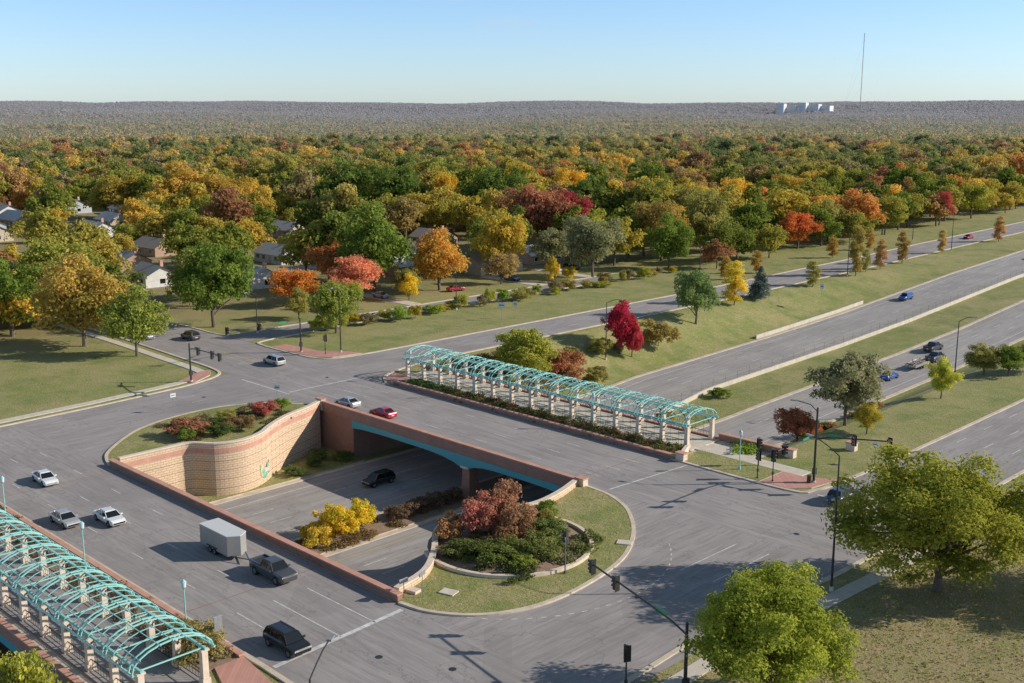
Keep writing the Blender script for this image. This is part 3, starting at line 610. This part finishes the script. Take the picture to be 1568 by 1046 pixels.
# ---------------------------------------------------------------- houses
wallm=[plain('siding_white',(.80,.78,.74)),plain('siding_tan',(.62,.52,.40)),brick('house_brick',(.48,.29,.21),(.42,.24,.17),(.48,.42,.34),.4,.15),plain('siding_blue_grey',(.56,.59,.62))]
roofm=[plain('shingle_grey',(.46,.45,.45),(.34,.34,.34),1.5),plain('shingle_brown',(.38,.31,.26),(.29,.23,.19),1.5),plain('shingle_light',(.68,.67,.66),(.55,.54,.53),1.5)]
for i,(hx,hy,w,d) in enumerate(houses):
    z=gz(hx,hy); e=empty('house',(hx,hy,z),math.radians(((i*37)%17)-8)); wm=wallm[i%4]; r_=roofm[i%3 if hx>-270 else (2 if i%2 else 0)]
    a=MB(); a.box((0,0,1.4),(w,d,2.8),wm); ax=w>=d; L,S=(w,d) if ax else (d,w); rh=S*.26
    def R(u,v,zz): return (u,v,zz) if ax else (v,u,zz)
    for s in (-1,1): a.add([R(s*L/2,-S/2,2.8),R(s*L/2,S/2,2.8),R(s*L/2,0,2.8+rh)],[(0,1,2)],wm)
    a.obj('walls',e)
    q=MB(); o=.6
    for s in (-1,1):
        q.add([R(-L/2-o,s*(S/2+o),2.8-.15),R(L/2+o,s*(S/2+o),2.8-.15),R(L/2+o,0,2.8+rh+.12),R(-L/2-o,0,2.8+rh+.12),R(-L/2-o,s*(S/2+o),2.62),R(L/2+o,s*(S/2+o),2.62)],[(0,1,2,3),(4,5,1,0)],r_)
    q.box(R(L*.2,S*.15,3.2+rh),(.8,.8,1.6),'cap'); q.obj('roof',e)
    g_=MB()
    for u in (-.36,-.15,.3):
        for s in (-1,1):
            c=R(L*u,s*(S/2+.02),1.6); g_.box(c,(1.5,.08,1.2) if ax else (.08,1.5,1.2),'glass')
            c=R(L*u,s*(S/2+.01),1.6); g_.box(c,(1.7,.06,1.4) if ax else (.06,1.7,1.4),'signw')
    c=R(L*.08,-(S/2+.03),1.05); g_.box(c,(1,.08,2.1) if ax else (.08,1,2.1),'cap')
    c=R(L/2+.02,0,1.5); g_.box(c,(.08,1.4,1.2) if ax else (1.4,.08,1.2),'glass')
    g_.obj('windows_and_door',e)
dr=MB()
for y in (102,122,142,60): dr.prism([(-108,y-1.8),(-86,y-1.8),(-86,y+1.8),(-108,y+1.8)],-.02,.06,'conc')
dr.prism([(-160,-150),(-153,-150),(-153,300),(-160,300)],-.02,.03,'asy'); dr.obj('driveway')
# ---------------------------------------------------------------- distant mast + campus
mx,my=-2308.,4390.; mz=gz(mx,my); mt=MB(); Hm=338-mz; mg=plain('mast_steel',(.42,.40,.40),None,.01)
for i in range(3):
    a=i*2.094; mt.tube((mx+1.2*math.cos(a),my+1.2*math.sin(a),mz),(mx+1.2*math.cos(a),my+1.2*math.sin(a),mz+Hm),.35,.35,mg,5)
for q in range(0,int(Hm/5)):
    for i in range(3):
        a=i*2.094;b_=(i+1)*2.094; mt.tube((mx+1.2*math.cos(a),my+1.2*math.sin(a),mz+q*5),(mx+1.2*math.cos(b_),my+1.2*math.sin(b_),mz+q*5+5),.2,.2,mg,4)
for a in (0.5,2.6,4.7):
    for hh in (110,220,310): mt.tube((mx,my,mz+hh),(mx+150*math.cos(a),my+150*math.sin(a),mz),.06,.06,'grey',4)
mt.obj('radio_mast')
wm=plain('pale_facade',(.8,.8,.8),(.75,.75,.75),.02); ce=empty('office_campus')
for i,(o,w,h) in enumerate(((-110,30,13),(-60,22,7),(-20,30,18),(30,36,11),(75,42,5))):
    cx=-2440+o*.72; cy=4200+o*.72; z=gz(cx,cy); top=36+h; b_=MB(); b_.box((cx,cy,(z+top)/2),(w,w,top-z),wm,math.radians(8))
    for f in range(4): b_.box((cx,cy,top-4-f*6),(w+.3,w+.3,1.0),'grey',math.radians(8))
    b_.obj('block_%d'%i,ce)
# ---------------------------------------------------------------- vehicles
PC={}
def pc(n,c,metal=.2):
    if n not in PC: PC[n]=paint('car_paint_'+n,c,.28,metal,.9)
    return PC[n]
white=pc('white',(.82,.82,.82),0);silver=pc('silver',(.55,.55,.54),.3);blackp=pc('black',(.02,.02,.022));dgrey=pc('dark_grey',(.085,.085,.09));redp=pc('red',(.52,.02,.035));blue=pc('blue',(.02,.10,.45));navy=pc('navy',(.04,.09,.20))
def car(name,x,y,hd,kind,p,z=.02,L=None):
    S=dict(sedan=(4.8,1.84,1.45,.33),suv=(4.9,1.95,1.75,.37),pickup=(5.9,2.05,1.92,.42))[kind]; L=L or S[0]; W,H,R=S[1:]; w=W/2
    e=empty(name,(x,y,z),math.radians(hd)); b=MB()
    hood,belt,tail=dict(sedan=(.86,.93,1.0),suv=(1.03,1.08,1.1),pickup=(1.2,1.2,1.2))[kind]
    nose=hood-.12; z0=.27 if kind=='sedan' else .36
    st=[(-.5,.86,z0+.12,tail-.28,tail-.16),(-.485,.95,z0,tail-.2,tail-.03),(-.38,1,z0,tail-.14,tail),(-.1,1,z0,belt-.12,belt),(.2,1,z0,belt-.12,belt),(.27,1,z0,hood-.12,hood+.03),(.42,.98,z0,nose-.1,hood-.04),(.48,.9,z0,nose-.2,nose-.06),(.5,.78,z0+.1,nose-.3,nose-.2)]
    V=[];n=8
    for fx,k,a,s,t in st:
        h=w*k; V+=[(fx*L,-h*.9,a),(fx*L,-h,a+.16),(fx*L,-h,s),(fx*L,-h*.9,t),(fx*L,h*.9,t),(fx*L,h,s),(fx*L,h,a+.16),(fx*L,h*.9,a)]
    F=[(i*n+j,i*n+(j+1)%n,(i+1)*n+(j+1)%n,(i+1)*n+j) for i in range(len(st)-1) for j in range(n)]+[tuple(range(8))[::-1],tuple(range(8*len(st)-8,8*len(st)))]
    b.add(V,F,p)
    if kind=='pickup':
        b.bx(-.47*L,-.17*L,-w*.78,w*.78,1.195,1.21,'black')
        for s in (-1,1): b.bx(-.49*L,-.16*L,min(s*w*.8,s*w*.95),max(s*w*.8,s*w*.95),1.1,1.34,p)
        b.bx(-.497*L,-.48*L,-w*.9,w*.9,1.0,1.34,p)
    b.obj('body',e,bevel=.03)
    xf0,xf1,xr1,xr0=[v*L for v in dict(sedan=(.235,.07,-.21,-.375),suv=(.25,.13,-.40,-.475),pickup=(.225,.12,-.13,-.165))[kind]]
    bw,rw=w*.9,w*.70; zb=belt-.03; zr=H-.07; c=MB()
    c.add([(xf0,-bw,zb),(xf0,bw,zb),(xr0,bw,zb),(xr0,-bw,zb),(xf1,-rw,zr),(xf1,rw,zr),(xr1,rw,zr),(xr1,-rw,zr)],[(0,1,5,4),(1,2,6,5),(2,3,7,6),(3,0,4,7)],'glass'); c.obj('windows',e)
    r_=MB(); r_.add([(xf1+.05,-rw-.02,zr-.02),(xf1+.05,rw+.02,zr-.02),(xr1-.05,rw+.02,zr-.02),(xr1-.05,-rw-.02,zr-.02),(xf1-.12,-rw*.86,H),(xf1-.12,rw*.86,H),(xr1+.12,rw*.86,H),(xr1+.12,-rw*.86,H)],[(0,1,5,4),(1,2,6,5),(2,3,7,6),(3,0,4,7),(4,5,6,7)],p)
    for s in (-1,1):
        r_.tube((xf0,s*bw,zb),(xf1,s*rw,zr),.045,.045,p,4); r_.tube((xr0,s*bw,zb),(xr1,s*rw,zr),.07,.06,p,4)
        xm=(xf1+xr1)/2+.1; r_.tube((xm,s*bw*1.005,zb),(xm-.03,s*rw*1.01,zr),.04,.04,p,4)
        if kind=='suv': xm=xr1+.75; r_.tube((xm-.1,s*bw*1.005,zb),(xm,s*rw*1.01,zr),.06,.05,p,4); r_.tube((xf1-.2,s*rw*.8,H+.06),(xr1+.3,s*rw*.8,H+.06),.025,.025,'black',4)
        r_.box((xf0-.25,s*(w+.1),zb+.08),(.12,.22,.16),p)
    r_.obj('roof_and_pillars',e)
    k=MB()
    for fx in (-.31,.31):
        for s in (-1,1):
            cx=fx*L; k.tube((cx,s*(w-.3),R+.06),(cx,s*(w+.008),R+.06),R+.07,R+.07,'black',16); k.tube((cx,s*(w-.22),R),(cx,s*(w+.03),R),R,R,'rubber',16); k.tube((cx,s*(w+.02),R),(cx,s*(w+.04),R),R*.62,R*.6,'rim',10)
    k.obj('wheels',e)
    l=MB()
    for s in (-1,1):
        l.box((.478*L,s*w*.68,nose-.16),(.12,.36,.14),'lens'); l.box((-.492*L,s*w*.74,tail-.24),(.07,.3,.2),'red')
    l.box((.492*L,0,nose-.28),(.06,w*.95,.2),'black'); l.box((-.5*L,0,tail-.4),(.03,.5,.14),'signw'); l.box((.492*L,0,z0+.12),(.05,w*1.3,.12),'black')
    l.obj('lights_and_grille',e); return e
car('sedan_car',-21.2,-55.8,-3,'sedan',white); car('sedan_car',-5.6,-60.2,0,'sedan',silver); car('sedan_car',-2.6,-56.4,0,'sedan',white)
car('pickup_truck',23.4,-51.9,0,'pickup',dgrey); car('suv_car',37.2,-59.6,0,'suv',blackp)
car('sedan_car',-15.6,-6.9,180,'sedan',redp); car('sedan_car',-24.2,-7.0,180,'sedan',silver); car('suv_car',-57,1.2,178,'suv',silver,L=5.2)
car('suv_car',-88,2,180,'suv',dgrey); car('sedan_car',-95,-4,0,'sedan',white); car('suv_car',52.2,8.4,90,'suv',navy)
car('suv_car',-7.3,-14.5,-90,'suv',blackp,-6.8); car('suv_car',-15.6,162,-90,'suv',blue,zf(162)); car('sedan_car',-12.5,236,-90,'sedan',dgrey,zf(236)); car('sedan_car',-46,268,-90,'sedan',redp,zg(-45,268)+.03)
car('pickup_truck',12.4,118,90,'pickup',blackp,zf(118)); car('pickup_truck',16.4,110.5,90,'pickup',dgrey,zf(110)); car('sedan_car',16.4,91,90,'sedan',blue,zf(91))
car('sedan_car',-101,123,10,'sedan',white); car('suv_car',-100,129,10,'suv',dgrey); car('sedan_car',-95,80,80,'sedan',redp,.06); car('sedan_car',-146,60,30,'sedan',white); car('sedan_car',60.5,24,90,'sedan',redp)
car('sedan_car',-97,102,0,'sedan',navy,.08); car('sedan_car',-100,60,0,'sedan',silver,.08)
e=empty('cargo_trailer',(14.2,-51.9,.02)); t=MB(); tm=paint('trailer_grey_skin',(.42,.40,.37),.45,.2,.2); tr=paint('trailer_roof',(.68,.68,.66),.5,0,.1)
pp=[(-2.9,-1.15),(2.5,-1.15),(3.3,0),(2.5,1.15),(-2.9,1.15)]; t.prism(pp,.5,2.62,tm); t.obj('body',e,bevel=.04)
t=MB(); t.prism([(a*1.005,b*1.01) for a,b in pp],2.60,2.68,tr)
for i in range(9): t.box((-2.6+i*.62,0,1.5),(.03,2.325,2.1),'grey')
t.box((-2.92,0,1.5),(.05,2.2,2.0),tr); t.box((-2.95,0,1.5),(.05,.04,2.0),'black'); t.obj('roof_and_ribs',e)
t=MB()
for s in (-1,1):
    for x in (-.85,.05): t.tube((x,s*.95,.36),(x,s*1.22,.36),.36,.36,'rubber',16); t.tube((x,s*1.2,.36),(x,s*1.24,.36),.2,.2,'rim',10)
    t.box((-.4,s*1.2,.82),(2.0,.24,.06),'black'); t.tube((2.6,s*.9,.5),(4.7,0,.5),.06,.06,'black',5); t.box((-2.95,s*1.0,.8),(.05,.15,.2),'red')
t.obj('axles_and_tongue',e)
e=empty('flatbed_trailer',(16.4,102.3,zf(102)),math.radians(90)); t=MB(); t.bx(-3,3,-1.1,1.1,.6,.75,'grey'); t.tube((3,0,.6),(5,0,.6),.06,.06,'grey',5)
for s in (-1,1):
    t.bx(-3,3,s*1.1-.03,s*1.1+.03,.75,1.15,'grey')
    for x in (-.5,.5): t.tube((x,s*.9,.36),(x,s*1.15,.36),.36,.36,'rubber',12)
for i in range(40): t.tube((random.uniform(-2.8,2.4),random.uniform(-.9,.9),.85+random.random()*.6),(random.uniform(-2.6,2.6),random.uniform(-.9,.9),.9+random.random()*1.1),.06,.05,random.choice(['bark','grey','signw','cap']),5)
t.obj('bed_and_load',e)
# ---------------------------------------------------------------- street furniture
def head(b,x,y,z,face,col='iron'):
    b.box((x,y,z),(.36,.36,1.15),col,face); dx,dy=math.cos(face),math.sin(face)
    b.box((x-dx*.2,y-dy*.2,z),(.03,.62,1.4),'black',face)
    for i,m in enumerate(('red','amber','green')):
        q=z+.36-.36*i; b.tube((x+dx*.18,y+dy*.18,q),(x+dx*.22,y+dy*.22,q),.12,.12,m,10); b.tube((x+dx*.18,y+dy*.18,q+.1),(x+dx*.4,y+dy*.4,q+.09),.13,.12,'black',8,False)
def mast(x,y,dx,dy,L,heads,face,H=6.2,z=0,lamp=0,extra=None):
    b=MB(); b.tube((x,y,z-.3),(x,y,z+.35),.3,.26,'conc',10); b.tube((x,y,z),(x,y,z+(H+lamp+.5)),.17,.12,'iron',10)
    arms=[(dx,dy,L,heads,face)]+(extra or [])
    for dx,dy,L,heads,face in arms:
        d=Vector((dx,dy)).normalized(); pts=[(x+d.x*L*t,y+d.y*L*t,z+H-.5+.9*math.sqrt(t)) for t in (0,.15,.4,.7,1)]
        b.path(pts,.085,'iron',8)
        for t in heads: head(b,x+d.x*L*t,y+d.y*L*t,z+H-.5+.9*math.sqrt(t)-.25,math.radians(face))
        b.box((x+d.x*L*.25,y+d.y*L*.25,z+H+.1),(1.6,.04,.4),'green',math.atan2(d.y,d.x))
    if lamp:
        P=[(x,y,z+H+lamp),(x-.8,y-.3,z+H+lamp+.8),(x-2.4,y-.8,z+H+lamp+1.1)]; b.path(P,.06,'iron',6); b.box((x-2.8,y-.9,z+H+lamp+1.1),(.8,.35,.16),'grey',.3)
    b.box((x+.05,y,z+1.6),(.4,.5,.8),'iron'); return b.obj('traffic_signal')
mast(66.8,-42.6,-13.1,3.7,13.6,(.72,.99),180); mast(46.4,11.5,.08,-1,11,(.75,.98),0,lamp=3,extra=[(.95,.3,9,(.5,.96),-90)])
mast(-55.6,-16.2,1,-.1,12,(.3,.75,.98),90); mast(-62,10.5,0,-1,16,(.55,.97),0)
def pedsig(x,y,H=3.4,face=180,z=0):
    b=MB(); b.tube((x,y,z),(x,y,z+H),.07,.06,'iron',8); head(b,x,y,z+H+.2,math.radians(face)); b.box((x,y,z+1.1),(.2,.2,.35),'black'); b.tube((x,y,z),(x,y,z+.2),.16,.12,'iron',8); b.obj('pedestrian_signal')
pedsig(43.5,-31,3.6,200,.2); pedsig(62.8,-45,3.4,150); pedsig(42.6,8.2,3,-60,.1); pedsig(40.6,7.9,2.8,-100,.1); pedsig(-52.5,-62,3,0); pedsig(37.9,12.3,3,0); pedsig(-55,-52.3,3.2,0); pedsig(-53.8,-49.5,3.2,0); pedsig(-57,12.5,3,-90)
def lamp(x,y,H,ang,arm=2.6,z=None,m='iron'):
    z=gz(x,y) if z is None else z; b=MB(); b.tube((x,y,z-.2),(x,y,z+.5),.22,.2,'conc',8); b.tube((x,y,z),(x,y,z+H),.13,.07,m,8); c,s=math.cos(math.radians(ang)),math.sin(math.radians(ang))
    P=[(x+c*arm*t,y+s*arm*t,z+H+.9*math.sin(t*1.57)) for t in (0,.15,.35,.65,1)]; b.path(P,.055,m,6); b.box((x+c*(arm+.35),y+s*(arm+.35),z+H+.87),(.85,.34,.16),'grey',math.radians(ang)); b.obj('street_lamp')
lamp(64.3,-15.7,13.6,160,4); lamp(56.5,-70.5,8.6,125,4); lamp(-28.5,60,11.5,20); lamp(35.8,75,10.5,20,2); lamp(-56.5,15.7,12,-60,3); lamp(-84,15,8,-70,3); lamp(-36.5,170,12,180,2); lamp(-57,250,11,0,2); lamp(-75,62,9,180,2); lamp(-37,235,12,180,2); lamp(-60,135,10,0,2); lamp(-36.5,300,12,180,2)
def deco(x,y,H=4.4,z=.1):
    b=MB(); b.tube((x,y,z),(x,y,z+.5),.2,.14,'teal',10); b.tube((x,y,z+.5),(x,y,z+H),.075,.055,'teal',8); b.tube((x,y,z+H),(x,y,z+H+.2),.09,.2,'teal',8)
    b.tube((x,y,z+H+.2),(x,y,z+H+.65),.2,.24,'signw',10); b.tube((x,y,z+H+.65),(x,y,z+H+.9),.27,.03,'teal',10); b.obj('ornamental_lamp')
for x in (-11,9,29): deco(x,-64.6)
deco(37,9.3); deco(11,10.6); deco(-14,10.6); deco(-30,10.6)
def sign(x,y,ang,w=.75,h=.9,H=2.3,z=.1,m='signw',n='traffic_sign'):
    b=MB(); b.tube((x,y,z),(x,y,z+H+h),.035,.035,'grey',6); a=math.radians(ang); b.box((x+.05*math.cos(a),y+.05*math.sin(a),z+H+h/2),(.03,w,h),m,a); b.box((x-.02*math.cos(a),y-.02*math.sin(a),z+H+h/2),(.02,w*1.02,h*1.02),'grey',a)
    b.box((x+.07*math.cos(a),y+.07*math.sin(a),z+H+h*.5),(.012,w*.7,h*.16),'black',a); b.obj(n)
sign(37.8,-44.8,200,1.1,.4); sign(36.6,-46.1,180,1.0,.4,1.6); sign(43.7,-31.2,230,.9,.8,3.2); sign(34,-64.3,180,.75,1.6,1.8); sign(-40,-28,0,.9,.6); sign(-33,-14,-45,.9,.6); sign(-58.8,60.6,-60,1.6,1.2,2.6); sign(-58,64,-60,1,1.1,2.6)
sign(-37,100,-60); sign(-50.5,-70,0); sign(48,24,-90,.9,.5); sign(-24,135,-90,1,1.2)
tb=MB(); tb.tube((46.1,10.9,.1),(46.1,10.9,1.1),.3,.28,'black',10); tb.obj('trash_can')
# ---------------------------------------------------------------- light, sky, camera
w=D.worlds.new('World'); scene.world=w; w.use_nodes=True; nt=w.node_tree; bg=nt.nodes['Background']
sk=nt.nodes.new('ShaderNodeTexSky'); sk.sky_type='NISHITA'; sk.sun_disc=False; sk.sun_elevation=ELEV; sk.sun_rotation=math.atan2(SUN.x,SUN.y); sk.altitude=200; sk.air_density=1.0; sk.dust_density=.2; sk.ozone_density=1.0
tc=N(nt,'ShaderNodeTexCoord'); sx=N(nt,'ShaderNodeSeparateXYZ'); nt.links.new(tc.outputs['Generated'],sx.inputs[0])
tint=ramp(nt,sx.outputs[2],[(0.0,(.66,.87,1.36)),(.2,(.70,.89,1.16)),(.5,(.74,.70,.62)),(1.0,(.74,.69,.60))])
sky=mixc(nt,1.0,sk.outputs[0],tint,'MULTIPLY')
# faint high wisps of cloud
cf=noise(nt,5.0,6,.62,(1,1,7),tc.outputs['Generated'])
sky=mixc(nt,ramp(nt,cf,[(.60,0.0),(.80,.35)]),sky,(4.6,4.9,5.2))
nt.links.new(sky,bg.inputs[0]); bg.inputs[1].default_value=.14
s=D.lights.new('sun','SUN'); s.energy=5.0; s.angle=math.radians(.5); s.color=(1,.93,.82); so=D.objects.new('sun',s); scene.collection.objects.link(so)
dv=-(SUN*math.cos(ELEV)+Vector((0,0,math.sin(ELEV)))); so.rotation_euler=dv.to_track_quat('-Z','Y').to_euler(); so.location=(60,60,120)
c=D.cameras.new('camera'); co=D.objects.new('camera',c); scene.collection.objects.link(co); co.location=CAM; co.rotation_euler=(math.radians(90-11.78),0,math.radians(45)); c.sensor_width=36; c.lens=39.95; c.clip_start=1; c.clip_end=20000
scene.camera=co; scene.view_settings.view_transform='Standard'; scene.view_settings.look='None'; scene.view_settings.exposure=0
